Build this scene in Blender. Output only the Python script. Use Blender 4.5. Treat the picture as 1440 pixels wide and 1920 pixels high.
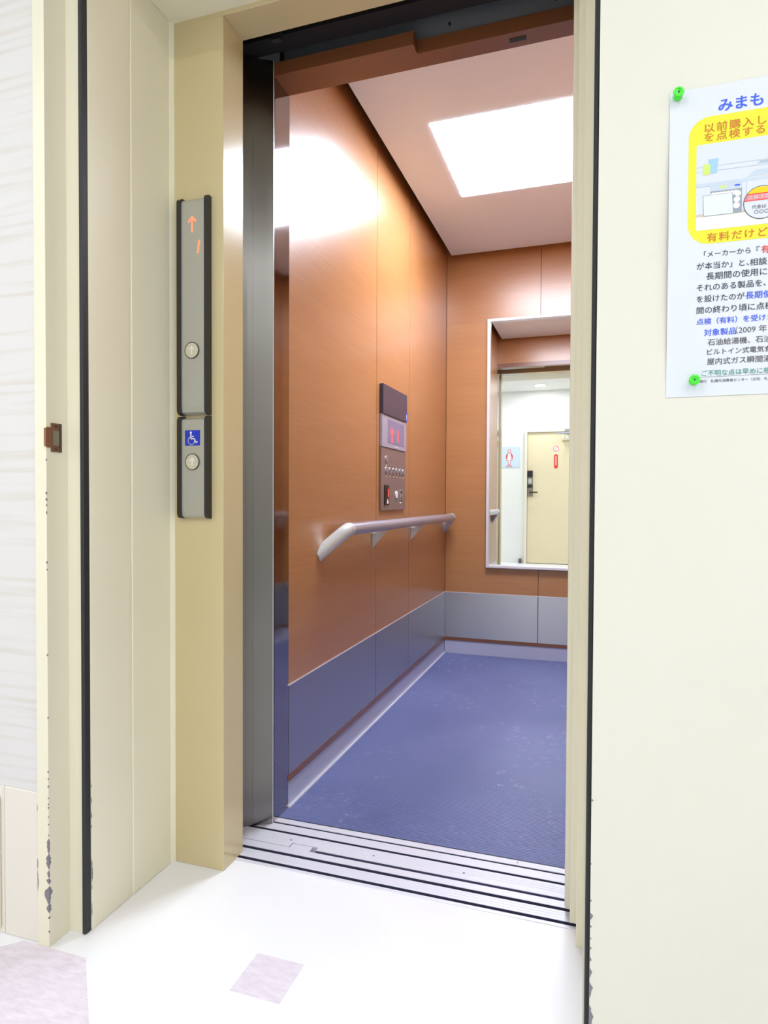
import bpy, bmesh, math, random
from mathutils import Matrix, Vector
random.seed(7)
for o in list(bpy.data.objects): bpy.data.objects.remove(o, do_unlink=True)
SC = bpy.context.scene
COL = SC.collection
PI = math.pi

# ------------------------------------------------------------ camera
CAM_Z = 0.9; FPX = 1207.03; YAW = 0.3214; PITCH = -0.0207; ROLL = 0.0046
cd = bpy.data.cameras.new('camera'); cam = bpy.data.objects.new('camera', cd); COL.objects.link(cam)
cd.sensor_fit = 'VERTICAL'; cd.sensor_height = 36.0; cd.lens = FPX * 36.0 / 1920.0
cd.clip_start = 0.02; cd.clip_end = 60
fw = Vector((-math.sin(YAW)*math.cos(PITCH), math.cos(YAW)*math.cos(PITCH), math.sin(PITCH)))
rt = Vector((math.cos(YAW), math.sin(YAW), 0)); up = rt.cross(fw)
r2 = math.cos(ROLL)*rt + math.sin(ROLL)*up; u2 = -math.sin(ROLL)*rt + math.cos(ROLL)*up
m = Matrix(((r2.x, u2.x, -fw.x, 0), (r2.y, u2.y, -fw.y, 0), (r2.z, u2.z, -fw.z, CAM_Z), (0, 0, 0, 1)))
cam.matrix_world = m
SC.camera = cam

# ------------------------------------------------------------ world, exposure, lamp strengths
w = bpy.data.worlds.new('world'); SC.world = w; w.use_nodes = True
w.node_tree.nodes['Background'].inputs[0].default_value = (0.9, 0.95, 1, 1)
w.node_tree.nodes['Background'].inputs[1].default_value = 0.02
SC.view_settings.view_transform = 'Standard'; SC.view_settings.look = 'None'
SC.view_settings.gamma = 1.0; SC.view_settings.exposure = 0.0
SC.view_settings.use_curve_mapping = False
CAR_LIGHT = 40.0        # emission of the car's ceiling panel
HALL_WATT = 8.4        # each hall downlight
CAR_COL = (0.78, 0.86, 1.0, 1)
HALL_COL = (0.93, 0.97, 1.0)

# ------------------------------------------------------------ materials
def lin(c):
    return tuple((x/255/12.92 if x/255 <= .04045 else ((x/255+.055)/1.055)**2.4) for x in c)
MATS = {}
def mat(name, rgb, rough=.5, metal=0., spec=.5, coat=0., coat_rough=.1, emit=0., aniso=0., ior=None, transl=0.):
    if name in MATS: return MATS[name]
    m = bpy.data.materials.new(name); m.use_nodes = True
    b = m.node_tree.nodes['Principled BSDF']; c = lin(rgb) + (1,)
    b.inputs['Base Color'].default_value = c; b.inputs['Roughness'].default_value = rough
    b.inputs['Metallic'].default_value = metal; b.inputs['Specular IOR Level'].default_value = spec
    b.inputs['Coat Weight'].default_value = coat; b.inputs['Coat Roughness'].default_value = coat_rough
    b.inputs['Anisotropic'].default_value = aniso
    if emit:
        b.inputs['Emission Color'].default_value = c; b.inputs['Emission Strength'].default_value = emit
    MATS[name] = m
    return m
def nodes(m): return m.node_tree.nodes, m.node_tree.links, m.node_tree.nodes['Principled BSDF']
def noise(m, scale=(1,1,1), s=5., detail=3., rough=.5, coord='Object'):
    N, L, b = nodes(m)
    tc = N.new('ShaderNodeTexCoord'); mp = N.new('ShaderNodeMapping'); nz = N.new('ShaderNodeTexNoise')
    mp.inputs['Scale'].default_value = scale
    nz.inputs['Scale'].default_value = s; nz.inputs['Detail'].default_value = detail; nz.inputs['Roughness'].default_value = rough
    L.new(tc.outputs[coord], mp.inputs[0]); L.new(mp.outputs[0], nz.inputs['Vector'])
    return nz
def ramp(m, fac, stops):
    N, L, b = nodes(m); r = N.new('ShaderNodeValToRGB'); e = r.color_ramp.elements
    while len(e) < len(stops): e.new(.5)
    for i, (p, c) in enumerate(stops):
        e[i].position = p; e[i].color = tuple(c) + (1,)
    L.new(fac, r.inputs[0]); return r
def bump(m, h, strength=.1, dist=.002):
    N, L, b = nodes(m); bp = N.new('ShaderNodeBump')
    bp.inputs['Strength'].default_value = strength; bp.inputs['Distance'].default_value = dist
    L.new(h, bp.inputs['Height']); L.new(bp.outputs[0], b.inputs['Normal'])
def tint(m, rgb_a, rgb_b, nz, lo=.35, hi=.65):
    N, L, b = nodes(m)
    r = ramp(m, nz.outputs['Fac'], [(lo, lin(rgb_a)), (hi, lin(rgb_b))]); L.new(r.outputs[0], b.inputs['Base Color'])

def wood_material(name, a, c, rough):
    m = mat(name, a, rough=rough, spec=.6, coat=.45, coat_rough=rough)
    n1 = noise(m, (1.2, 1.2, 38), 3.0, 5, .6); n2 = noise(m, (.8, .8, 6), 2.0, 2)
    N, L, b = nodes(m)
    mx = N.new('ShaderNodeMix'); mx.data_type = 'FLOAT'; mx.inputs[0].default_value = .4
    L.new(n1.outputs['Fac'], mx.inputs[2]); L.new(n2.outputs['Fac'], mx.inputs[3])
    r = ramp(m, mx.outputs[0], [(.3, lin(a)), (.7, lin(c))]); L.new(r.outputs[0], b.inputs['Base Color'])
    return m
M_WOOD = wood_material('wood_laminate', (167, 112, 65), (183, 128, 79), .31)
M_WOODEDGE_SHADE = wood_material('wood_edge_shade', (120, 70, 42), (134, 84, 52), .34)  # edge wood, darkened: the transom's shade is put into this colour

def brushed(name, rgb, rough, sc, bs=.04):
    m = mat(name, rgb, rough=rough, metal=1.)
    n = noise(m, sc, 6, 3); bump(m, n.outputs['Fac'], bs, .001)
    return m
def anis(m, t, a):
    N, L, b = nodes(m); c = N.new('ShaderNodeCombineXYZ')
    for i in range(3): c.inputs[i].default_value = t[i]
    L.new(c.outputs[0], b.inputs['Tangent']); b.inputs['Anisotropic'].default_value = a
    return m
M_STEEL_V = anis(brushed('brushed_steel_vertical', (122, 119, 116), .32, (220, 220, 1.5), .03), (.84, .54, 0), .8)   # vertical brushing scatters sideways
M_STEEL_H = anis(brushed('brushed_steel_kick', (190, 192, 198), .36, (2, 2, 220), .03), (0, 0, 1), .7)                # horizontal brushing scatters up and down
M_POLISH = mat('polished_steel', (178, 172, 170), rough=.07, metal=1.)
M_RAIL = mat('rail_steel', (186, 188, 204), rough=.28, metal=.65)
M_CAST = mat('cast_grey', (206, 208, 208), rough=.38, metal=.25)
M_ALU = brushed('sill_aluminium', (226, 226, 238), .42, (2, 260, 200), .08); nodes(M_ALU)[2].inputs['Metallic'].default_value = .3
M_GROOVE_SHADE = mat('sill_groove_shade', (92, 92, 122), rough=.5, metal=.6)  # aluminium grooves darkened, their shade is in this colour
M_MIRROR = mat('mirror_glass', (238, 240, 240), rough=.0, metal=1.)
M_FRAME = mat('mirror_frame_metal', (230, 230, 236), rough=.32, metal=.4)
M_BLACK = mat('black_plastic', (38, 37, 38), rough=.4)
M_GASKET = mat('black_rubber', (34, 36, 40), rough=.5)
M_SHAFT = mat('shaft_black', (16, 16, 20), rough=.7)
M_DGREY = mat('dark_grey_metal', (112, 114, 120), rough=.5)

def paint(name, rgb, rough=.45, spec=.4, peel=.02):
    m = mat(name, rgb, rough=rough, spec=spec)
    a = tuple(max(0, x-3) for x in rgb); n = noise(m, (1, 1, 1), 2.2, 3); tint(m, a, rgb, n)
    n2 = noise(m, (1, 1, 1), 220, 2); bump(m, n2.outputs['Fac'], peel, .0006)
    return m
M_JAMB = paint('beige_jamb_paint', (206, 190, 148), .2, .6, .006)
M_RECESS = paint('cream_recess_paint', (240, 235, 212), .38)
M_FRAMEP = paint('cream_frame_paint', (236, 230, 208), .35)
M_WALLR = paint('offwhite_wall', (222, 220, 209), .5, .35)
M_WALLW = paint('white_wall', (240, 240, 236), .55, .3)
M_CEIL = paint('hall_ceiling_white', (240, 239, 234), .7, .2)
M_CARCEIL = paint('car_ceiling_white', (234, 245, 254), .55, .3)
M_DOORC = paint('cream_door', (232, 219, 184), .45)
M_SKIRT = mat('grey_skirting', (186, 188, 212), rough=.4)
M_DADO = paint('dado_offwhite', (232, 226, 216), .5)

# wallpaper with faint wavy horizontal streaks
M_PAPER = mat('wallpaper', (238, 234, 230), rough=.6)
n = noise(M_PAPER, (1.6, 1.6, 46), 1.6, 4); tint(M_PAPER, (214, 208, 203), (221, 218, 218), n, .34, .5)
bump(M_PAPER, n.outputs['Fac'], .08, .001)

# hall vinyl
M_FLOOR = mat('white_vinyl', (240, 240, 244), rough=.3, spec=.45)
n = noise(M_FLOOR, (1, 1, 1), 3, 4); tint(M_FLOOR, (236, 237, 242), (243, 243, 246), n)
M_TILE = mat('lavender_vinyl', (214, 202, 212), rough=.35, spec=.4)
n = noise(M_TILE, (9, 26, 9), 3, 5, .65); tint(M_TILE, (216, 204, 218), (230, 222, 234), n, .32, .62)

# blue ribbed mat: ribs run across the car
M_MAT = mat('blue_rubber', (122, 124, 184), rough=.42, spec=.45)
N, L, b = nodes(M_MAT)
tc = N.new('ShaderNodeTexCoord'); wv = N.new('ShaderNodeTexWave'); wv.wave_type = 'BANDS'; wv.bands_direction = 'Y'
wv.inputs['Scale'].default_value = 42; L.new(tc.outputs['Object'], wv.inputs['Vector'])
bump(M_MAT, wv.outputs['Fac'], .6, .003)
n1 = noise(M_MAT, (1, 1, 1), 2.2, 4); n2 = noise(M_MAT, (1, 1, 1), 30, 6, .75)
r1 = ramp(M_MAT, n1.outputs['Fac'], [(.3, lin((96, 104, 154))), (.7, lin((112, 120, 170)))])
r2_ = ramp(M_MAT, n2.outputs['Fac'], [(.56, (0, 0, 0)), (.72, (1, 1, 1))])
n3 = noise(M_MAT, (1, 1, 1), 3.2, 2); r3 = ramp(M_MAT, n3.outputs['Fac'], [(.45, (0, 0, 0)), (.62, (.9, .9, .9))])
mul = N.new('ShaderNodeMath'); mul.operation = 'MULTIPLY'; L.new(r2_.outputs[0], mul.inputs[0]); L.new(r3.outputs[0], mul.inputs[1])
mx = N.new('ShaderNodeMix'); mx.data_type = 'RGBA'; L.new(mul.outputs[0], mx.inputs[0])
L.new(r1.outputs[0], mx.inputs[6]); mx.inputs[7].default_value = lin((186, 188, 220)) + (1,)
L.new(mx.outputs[2], b.inputs['Base Color'])

M_CARLIGHT = mat('car_light_diffuser', (255, 255, 255), rough=.5)
nodes(M_CARLIGHT)[2].inputs['Emission Color'].default_value = CAR_COL
nodes(M_CARLIGHT)[2].inputs['Emission Strength'].default_value = CAR_LIGHT
M_LENS = mat('downlight_lens', (255, 253, 246), emit=14.)
M_WHITE = mat('white_plastic', (240, 240, 240), rough=.4)
M_SILVERP = mat('silver_plate', (184, 184, 176), rough=.36, metal=.55)
M_BUTTON = mat('button_face', (206, 200, 180), rough=.35, metal=.2)
M_RING = mat('button_ring', (70, 62, 52), rough=.4)
M_MARK = mat('pale_mark', (232, 230, 226), rough=.5)
M_LED = mat('orange_led', (255, 120, 80), emit=1.3)
M_LEDR = mat('red_led', (255, 70, 62), emit=1.6)
M_BLUE = mat('access_blue', (30, 50, 190), rough=.4)
M_BRONZE = mat('bronze_strike', (150, 112, 88), rough=.38, metal=.6)
M_DBRONZE = mat('bronze_strike_dark', (92, 72, 66), rough=.45, metal=.5)
M_STRIKEHOLE = mat('strike_pocket', (122, 120, 100), rough=.6)
M_CHIP = mat('bare_metal_chip', (128, 124, 130), rough=.55)
M_COPDARK = mat('panel_black_gloss', (60, 56, 78), rough=.2)
M_COPLOW = mat('panel_brown_grey', (140, 118, 112), rough=.36, metal=.2)
M_COPDISP = mat('panel_display', (172, 168, 188), rough=.3, metal=.2)
M_COPBTN = mat('panel_button', (200, 198, 206), rough=.25, metal=.7)
M_PIN = mat('green_pin', (70, 226, 52), rough=.25, spec=.5)
M_PINTOP = mat('green_pin_top', (30, 96, 40), rough=.3)
M_PAPERW = mat('poster_paper', (218, 222, 233), rough=.6)
M_PINK = mat('sign_red', (226, 96, 90), rough=.5)
M_SIGNBLUE = mat('sign_pale_blue', (206, 224, 244), rough=.35)
INK = dict(blue=(62, 98, 232), orange=(206, 122, 48), ink=(62, 66, 78), red=(232, 62, 60), grey=(92, 90, 92), teal=(64, 150, 138),
           yellow=(230, 226, 62), pic=(214, 219, 232), cupblue=(160, 200, 246), cupgreen=(206, 226, 118), line=(176, 186, 202), counter=(196, 208, 224),
           cream=(240, 238, 230), dwgrey=(150, 160, 172), dwdoor=(222, 228, 242), tan=(206, 196, 186), plate=(240, 232, 236), tagred=(236, 132, 132), tagyel=(250, 204, 40), tagline=(80, 86, 110))
def ink(k): return mat('print_' + k, INK[k], rough=.6, spec=.3)

# ------------------------------------------------------------ mesh helpers (world coordinates in, one mesh object out)
def bx(bm, x0, x1, y0, y1, z0, z1, bev=0., seg=1):
    vs = [bm.verts.new((x, y, z)) for z in (z0, z1) for y in (y0, y1) for x in (x0, x1)]
    f = [(0,2,3,1), (4,5,7,6), (0,1,5,4), (2,6,7,3), (0,4,6,2), (1,3,7,5)]
    fs = [bm.faces.new([vs[i] for i in q]) for q in f]
    if bev:
        es = list({e for q in fs for e in q.edges})
        bmesh.ops.bevel(bm, geom=es, offset=bev, segments=seg, affect='EDGES', profile=.5)
    return bm
def box(x0, x1, y0, y1, z0, z1, bev=0., seg=1): return bx(bmesh.new(), x0, x1, y0, y1, z0, z1, bev, seg)
def prism(bm, pts, axis, a, b_):
    """polygon pts (2-D) extruded along axis from a to b_ : axis 0 -> pts are (y,z), 1 -> (x,z), 2 -> (x,y)"""
    def P(p, t): return (t, p[0], p[1]) if axis == 0 else ((p[0], t, p[1]) if axis == 1 else (p[0], p[1], t))
    A = [bm.verts.new(P(p, a)) for p in pts]; B = [bm.verts.new(P(p, b_)) for p in pts]
    bm.faces.new(A); bm.faces.new(B[::-1])
    for i in range(len(pts)):
        j = (i+1) % len(pts); bm.faces.new((A[i], B[i], B[j], A[j]))
    bmesh.ops.recalc_face_normals(bm, faces=bm.faces[:])
    return bm
def disc_pts(cx, cy, r, n=32, a0=0): return [(cx+r*math.cos(a0+2*PI*i/n), cy+r*math.sin(a0+2*PI*i/n)) for i in range(n)]
def ring(bm, cx, cz, r0, r1, y0, y1, n=40):
    """annulus facing -y"""
    V = []
    for (r, y) in ((r0, y1), (r0, y0), (r1, y0), (r1, y1)):
        V.append([bm.verts.new((cx+r*math.cos(2*PI*i/n), y, cz+r*math.sin(2*PI*i/n))) for i in range(n)])
    for k in range(4):
        a, b_ = V[k], V[(k+1) % 4]
        for i in range(n): bm.faces.new((a[i], a[(i+1) % n], b_[(i+1) % n], b_[i]))
    bmesh.ops.recalc_face_normals(bm, faces=bm.faces[:])
    return bm
def tube(bm, path, rad, n=20, cap=True):
    path = [Vector(p) for p in path]; rs = rad if isinstance(rad, (list, tuple)) else [rad]*len(path)
    rings = []; ref = None
    for i, p in enumerate(path):
        t = ((path[min(i+1, len(path)-1)]-p).normalized() + (p-path[max(i-1, 0)]).normalized()).normalized()
        if ref is None: ref = t.cross(Vector((0, 0, 1))) if abs(t.z) < .95 else t.cross(Vector((1, 0, 0)))
        s = (ref - t*ref.dot(t)).normalized(); q = t.cross(s); ref = s
        rings.append([bm.verts.new(p + rs[i]*(math.cos(2*PI*k/n)*s + math.sin(2*PI*k/n)*q)) for k in range(n)])
    for a, b_ in zip(rings, rings[1:]):
        for k in range(n): bm.faces.new((a[k], a[(k+1) % n], b_[(k+1) % n], b_[k]))
    if cap: bm.faces.new(rings[0][::-1]); bm.faces.new(rings[-1])
    bmesh.ops.recalc_face_normals(bm, faces=bm.faces[:])
    return bm
def lathe(bm, prof, centre, axis='z', n=28):
    """prof: (radius, height) pairs; axis z, or y (height towards -y)"""
    c = Vector(centre); rings = []
    for r, h in prof:
        row = []
        for k in range(n):
            a = 2*PI*k/n
            p = Vector((r*math.cos(a), r*math.sin(a), h)) if axis == 'z' else Vector((r*math.cos(a), -h, r*math.sin(a)))
            row.append(bm.verts.new(c+p))
        rings.append(row)
    for a, b_ in zip(rings, rings[1:]):
        for k in range(n): bm.faces.new((a[k], a[(k+1) % n], b_[(k+1) % n], b_[k]))
    bm.faces.new(rings[0][::-1]); bm.faces.new(rings[-1])
    bmesh.ops.recalc_face_normals(bm, faces=bm.faces[:])
    return bm
WPOS = {}
def obj(name, bm, m, parent=None, smooth=False, label=None):
    """link a bmesh (in world coordinates) as one mesh object with its origin at the centre of its base"""
    me = bpy.data.meshes.new(name)
    if isinstance(bm, bpy.types.Mesh): me = bm
    else: bm.to_mesh(me); bm.free()
    co = [v.co.copy() for v in me.vertices]
    lo = Vector([min(c[i] for c in co) for i in range(3)]); hi = Vector([max(c[i] for c in co) for i in range(3)])
    org = Vector(((lo.x+hi.x)/2, (lo.y+hi.y)/2, lo.z))
    me.transform(Matrix.Translation(-org))
    me.materials.clear(); me.materials.append(m)
    if smooth:
        for p in me.polygons: p.use_smooth = True
        try: me.set_sharp_from_angle(angle=math.radians(40))
        except Exception: pass
    o = bpy.data.objects.new(name, me); COL.objects.link(o)
    WPOS[o.name] = org
    if parent is not None:
        o.parent = parent; o.location = org - WPOS[parent.name]
    else: o.location = org
    if label: o['label'] = label
    return o
def empty(name, loc):
    o = bpy.data.objects.new(name, None); COL.objects.link(o); o.location = loc; o.empty_display_size = .05
    WPOS[o.name] = Vector(loc); return o
def tag(o, label, cat, group=None, kind=None):
    o['label'] = label; o['category'] = cat
    if group: o['group'] = group
    if kind: o['kind'] = kind
    return o
def struct(o, label, cat): return tag(o, label, cat, kind='structure')
def text_mesh(s, width=None, height=None, bold=0., space=1.):
    """flat text as a mesh in its own x-y plane, left edge at x=0, vertical middle at y=0, scaled to the width or height"""
    cu = bpy.data.curves.new('text', 'FONT'); cu.body = s; cu.size = 1; cu.resolution_u = 3; cu.space_character = space
    t = bpy.data.objects.new('text', cu); COL.objects.link(t)
    bpy.context.view_layer.update()
    me = bpy.data.meshes.new_from_object(t.evaluated_get(bpy.context.evaluated_depsgraph_get()))
    bpy.data.objects.remove(t, do_unlink=True); bpy.data.curves.remove(cu)
    xs = [v.co.x for v in me.vertices]; ys = [v.co.y for v in me.vertices]
    k = width/(max(xs)-min(xs)) if width else height/(max(ys)-min(ys))
    mid = (max(ys)+min(ys))/2
    for v in me.vertices: v.co = Vector(((v.co.x-min(xs))*k, (v.co.y-mid)*k, 0))
    if bold:     # heavier strokes: the same glyphs printed three times, slightly shifted
        d_ = bold*k*.55; bm = bmesh.new()
        for i, (dx, dy) in enumerate(((0, 0), (d_, d_*.5), (-d_, -d_*.5), (d_, -d_*.5), (-d_, d_*.5))):
            n0 = len(bm.verts); bm.from_mesh(me); bm.verts.ensure_lookup_table()
            for v in bm.verts[n0:]: v.co += Vector((dx, dy, i*2e-5))
        bm.to_mesh(me); bm.free()
    return me

# ------------------------------------------------------------ key dimensions (metres)
XJ = -.8477; YJ1 = 1.334; YJ2 = 1.424; XW = -.9895; XC = -1.031; YC = .993; YST = 1.05
XL = -.8436; XR = .2176; YF = 1.667; YB = 3.663; ZC = 2.30; HEAD = 2.032; SOFF = 2.0425
HC = 2.42; HY = -1.93; HX0 = -2.7; HX1 = 2.3
XRJ = -.048; XRW = -.005

# ============================================================ THE HALL SHELL
bm = box(HX0, HX1, HY, 1.386, -.05, 0); fl = struct(obj('floor', bm, M_FLOOR), 'glossy white vinyl floor of the elevator hall', 'floor')
obj('floor_tile', prism(bmesh.new(), [(-.630, 1.0115), (-.529, 1.0115), (-.529, 1.1135), (-.630, 1.1135)], 2, 0.0, .0006), M_TILE, fl, label='small square lavender inlay tile')
d = .62   # large diamond whose far tip lies under the left pillar
obj('floor_tile', prism(bmesh.new(), [(-1.018-d, 1.07-d), (-1.018, 1.07-2*d), (-1.018+d, 1.07-d), (-1.018+.0775, .9925), (-1.018-.0775, .9925)], 2, 0.0, .0006), M_TILE, fl, label='large diamond-shaped lavender inlay tile')
for cx, cy in ((.32, 1.06), (.62, .16), (-.28, .16), (-.28, -.74), (.62, -.74)):
    if cy > .98: continue
    obj('floor_tile', prism(bmesh.new(), [(cx-.051, cy-.051), (cx+.051, cy-.051), (cx+.051, cy+.051), (cx-.051, cy+.051)], 2, 0.0, .0006), M_TILE, fl)
struct(obj('ceiling', box(HX0, HX1, HY, YC+.3, HC, HC+.05), M_CEIL), 'white ceiling of the elevator hall', 'ceiling')
struct(obj('wall_rear', box(HX0, HX1, HY-.1, HY, 0, HC), M_WALLW), 'white hall wall seen in the mirror around the restroom door', 'wall')
struct(obj('wall_corridor_left', box(HX0-.1, HX0, HY, YC, 0, HC), M_WALLW), 'white wall at the left end of the hall', 'wall')
struct(obj('wall_corridor_right', box(HX1, HX1+.1, HY, YC, 0, HC), M_WALLW), 'white wall at the right end of the hall', 'wall')

# wall with the poster, right of the elevator
wr = struct(obj('wall_right', box(XRW, HX1, .99, YJ1, 0, HC, ), M_WALLR), 'plain off-white wall holding the poster, right of the elevator', 'wall')
# upper wall over the recess
struct(obj('wall_front_upper', box(XC, XRW, YC, YJ1, SOFF, HC), M_RECESS), 'cream wall and soffit above the elevator recess', 'wall')

# left pillar wall with wallpaper over a plain dado
wl = empty('wall_left', (-1.6, 1.02, 0)); struct(wl, 'left wall with faintly streaked white wallpaper above a plain low panel', 'wall')
obj('wallpaper', box(HX0, -1.0595, 1.0, 1.2, .306, HC), M_PAPER, wl)
obj('dado_panel', box(-1.1515, -1.0595, .9965, 1.2, .0, .306, .002), M_DADO, wl)
obj('dado_panel', box(HX0, -1.1525, .9965, 1.2, .0, .306, .002), M_DADO, wl)
obj('corner_guard', box(-1.176, -1.1590, .990, .9963, .012, .285, .003, 2), M_FRAMEP, wl)

def chips(name, parent, corner, segs, side, seed, both=True):
    """bare-metal flakes along a vertical arris: corner (x,y), segs (z0,z1,width)"""
    rnd = random.Random(seed); V = []; F = []
    cx, cy = corner; e = .0004
    for z0, z1, wd in segs:
        k = max(3, int((z1-z0)/.004))
        base = len(V)
        for i in range(k+1):
            z = z0+(z1-z0)*i/k; t = math.sin(PI*i/k)**.6
            a = wd*t*(.5+rnd.random()*.7); c = wd*t*(.3+rnd.random()*.7) if both else 0
            V.extend([(cx-side*a, cy-e, z), (cx+side*e, cy-e, z), (cx+side*e, cy+c+.0002, z)])
        for i in range(k):
            p = base+3*i
            F.append((p, p+1, p+4, p+3)); F.append((p+1, p+2, p+5, p+4))
    me = bpy.data.meshes.new(name); me.from_pydata(V, [], F); me.update()
    o = obj(name, me, M_CHIP, parent); o['kind'] = 'stuff'; o['label'] = 'grey spots where the paint has chipped off'
    return o

# steel door frame on the left pillar: face, rebate, stop with black gasket
fr = empty('trim_1', (XC, 1.02, 0)); struct(fr, 'cream painted steel door frame with chipped corner on the left pillar', 'door frame')
obj('frame_face', prism(bmesh.new(), [(-1.0595, YC), (XC, YC), (XC, YST-.003), (-1.0115, YST), (-.9985, YST), (-.9985, 1.2), (-1.0595, 1.2)], 2, 0, HC), M_FRAMEP, fr)
obj('gasket', box(-.9985, -.9895, YST-.006, YST+.012, 0.001, SOFF, .002), M_GASKET, fr)
sp = obj('strike_plate', prism(bmesh.new(), [(1.0035, .990), (1.0035, .998), (.9935, .998), (.990, 1.001), (.990, 1.035), (.9935, 1.038), (1.0035, 1.038), (1.0035, 1.047), (1.0285, 1.047), (1.0285, .990)], 0, XC+.0004, XC+.0024), M_BRONZE, fr)
obj('strike_lip', tube(bmesh.new(), [(XC-.0005, .9912, 1.0), (XC-.0005, .9912, 1.036)], .0026, 10), M_BRONZE, sp)
obj('strike_pocket', box(XC+.0024, XC+.003, 1.0075, 1.022, 1.003, 1.032), M_STRIKEHOLE, sp)
obj('strike_edge', box(XC+.0024, XC+.0034, 1.022, 1.0285, .990, 1.047), M_DBRONZE, sp)
for z in (.996, 1.041):
    obj('screw', prism(bmesh.new(), disc_pts(1.0145, z, .0032, 14), 0, XC+.0024, XC+.0034), M_DBRONZE, sp)
chips('paint_chips', fr, (XC, YC), [(.971, .976, .002), (.905, .911, .0025), (.892, .899, .003), (.882, .886, .002), (.866, .873, .0015), (.768, .774, .0025), (.755, .759, .0015), (.585, .59, .002), (.46, .465, .0015),
     (.352, .357, .002), (.338, .342, .0015), (.322, .327, .003), (.30, .303, .002), (.287, .291, .002), (.28, .284, .003), (.262, .265, .0015), (.247, .25, .002), (.225, .229, .0015), (.19, .22, .005), (.158, .19, .007), (.14, .156, .004),
     (.128, .14, .006), (.086, .124, .010), (.07, .088, .007), (.058, .063, .004), (.03, .035, .003)], 1, 3)
chips('paint_chips', fr, (-1.0595, YC), [(.155, .175, .0015), (.11, .15, .002), (.27, .285, .001)], -1, 5, False)

# recess side wall left: two cream panels and the bead in the corner
rc = empty('wall_recess_left', (-1.02, 1.2, 0)); struct(rc, 'cream painted side of the recess left of the elevator', 'wall')
obj('wall_panel', box(-1.0595, XW, YST+.012, 1.1815, 0, SOFF, .0015), M_RECESS, rc)
obj('joint_strip', box(-1.0595, XW-.0028, 1.1815, 1.1885, 0, SOFF), M_RECESS, rc)
obj('wall_panel', box(-1.0595, XW, 1.1885, YJ1, 0, SOFF, .0015), M_RECESS, rc)
obj('corner_bead', prism(bmesh.new(), [(XW, YJ1), (XW, 1.322), (XW+.004, 1.330), (XW+.006, YJ1)], 2, 0, SOFF), M_RECESS, rc)
chips('paint_chips', rc, (-.9885, YST+.0115), [(.30, .306, .002), (.265, .28, .0015), (.235, .25, .002), (.215, .222, .0015), (.10, .15, .003), (.085, .098, .002), (.03, .06, .0015)], -1, 9, False)

# right stop with black gasket
st = empty('trim_2', (-.010, 1.19, 0)); struct(st, 'narrow cream stop with a black rubber gasket beside the poster wall', 'door frame')
obj('frame_face', box(-.0155, XRW, YST, YJ1, 0, SOFF), M_FRAMEP, st)
obj('gasket', box(-.0128, XRW+.0, YST-.016, YST, 0.001, SOFF, .002), M_GASKET, st)
chips('paint_chips', wr, (XRW, .99), [(.455, .459, .003), (.36, .364, .0025), (.305, .309, .003), (.277, .289, .006), (.266, .27, .003), (.248, .252, .0025), (.232, .238, .003), (.215, .224, .003), (.19, .206, .004), (.16, .185, .005), (.10, .15, .006), (.03, .08, .004)], -1, 11)

# ============================================================ ELEVATOR ENTRANCE FRAME
jl = struct(obj('trim_3', box(-1.05, XJ, YJ1, YJ2, 0, HEAD, .0012), M_JAMB), 'beige painted left jamb of the elevator entrance carrying the call panels', 'door frame')
struct(obj('trim_4', box(-1.05, .05, YJ1, YJ2, HEAD, SOFF+.35, .0012), M_JAMB), 'beige painted head of the elevator entrance frame', 'door frame')
jr = empty('trim_5', (-.02, 1.38, 0)); struct(jr, 'narrow beige right jamb of the elevator entrance', 'door frame')
obj('jamb_front', box(-.0335, .05, YJ1, 1.398, 0, HEAD, .001), M_FRAMEP, jr)  # same paint as the left jamb, lightened: hall light put into the colour
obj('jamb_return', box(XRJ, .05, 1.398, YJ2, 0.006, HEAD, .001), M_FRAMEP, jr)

# sliding hall door parked at the right
dd = empty('door_1', (.17, 1.446, .012)); struct(dd, 'sliding elevator hall door parked open behind the right jamb', 'door')
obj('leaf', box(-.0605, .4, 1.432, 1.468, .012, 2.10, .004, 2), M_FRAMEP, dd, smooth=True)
obj('guide_shoe', box(-.03, .05, 1.4465, 1.4495, -.004, .012), M_BLACK, dd)
dc = empty('door_2', (.17, 1.535, .012)); struct(dc, 'stainless sliding car door parked open at the right', 'door')
obj('leaf', box(-.050, .42, 1.515, 1.553, .012, 2.08, .003, 2), M_STEEL_V, dc, smooth=True)
obj('guide_shoe', box(-.03, .05, 1.5415, 1.5455, -.004, .012), M_BLACK, dc)

# sills -------------------------------------------------------
def channel(x0, x1, g0, g1, dep):   # U-shaped dark lining added to a groove, shade put into its colour
    return prism(bmesh.new(), [(g0, -.03), (g1, -.03), (g1, .0008), (g1-.0008, .0008), (g1-.0008, -dep), (g0+.0008, -dep), (g0+.0008, .0008), (g0, .0008)], 0, x0, x1)
def sill(name, front, back, grooves, x0, x1, label, extra=None):
    """front/back are lists of (x, y) outline points; grooves (y0, y1) are cut 6 mm deep"""
    root = empty(name, ((x0+x1)/2, front[0][1], -.03)); tag(root, label, 'sill')
    ys = sorted([front[0][1]] + [g for gg in grooves for g in gg])
    cur = front[0][1]; pieces = []
    for g0, g1 in grooves:
        if g0 > cur: pieces.append((cur, g0))
        cur = g1
    for a, b_ in pieces: obj('rail', box(x0, x1, a, b_, -.03, .0015, .0006), M_ALU, root)
    obj('rail', prism(bmesh.new(), [(x0, cur), (x1, cur)] + back[::-1], 2, -.03, .0015), M_ALU, root)
    for g0, g1 in grooves: obj('groove', channel(x0, x1, g0, g1, .014), M_GROOVE_SHADE, root)
    return root
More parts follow.
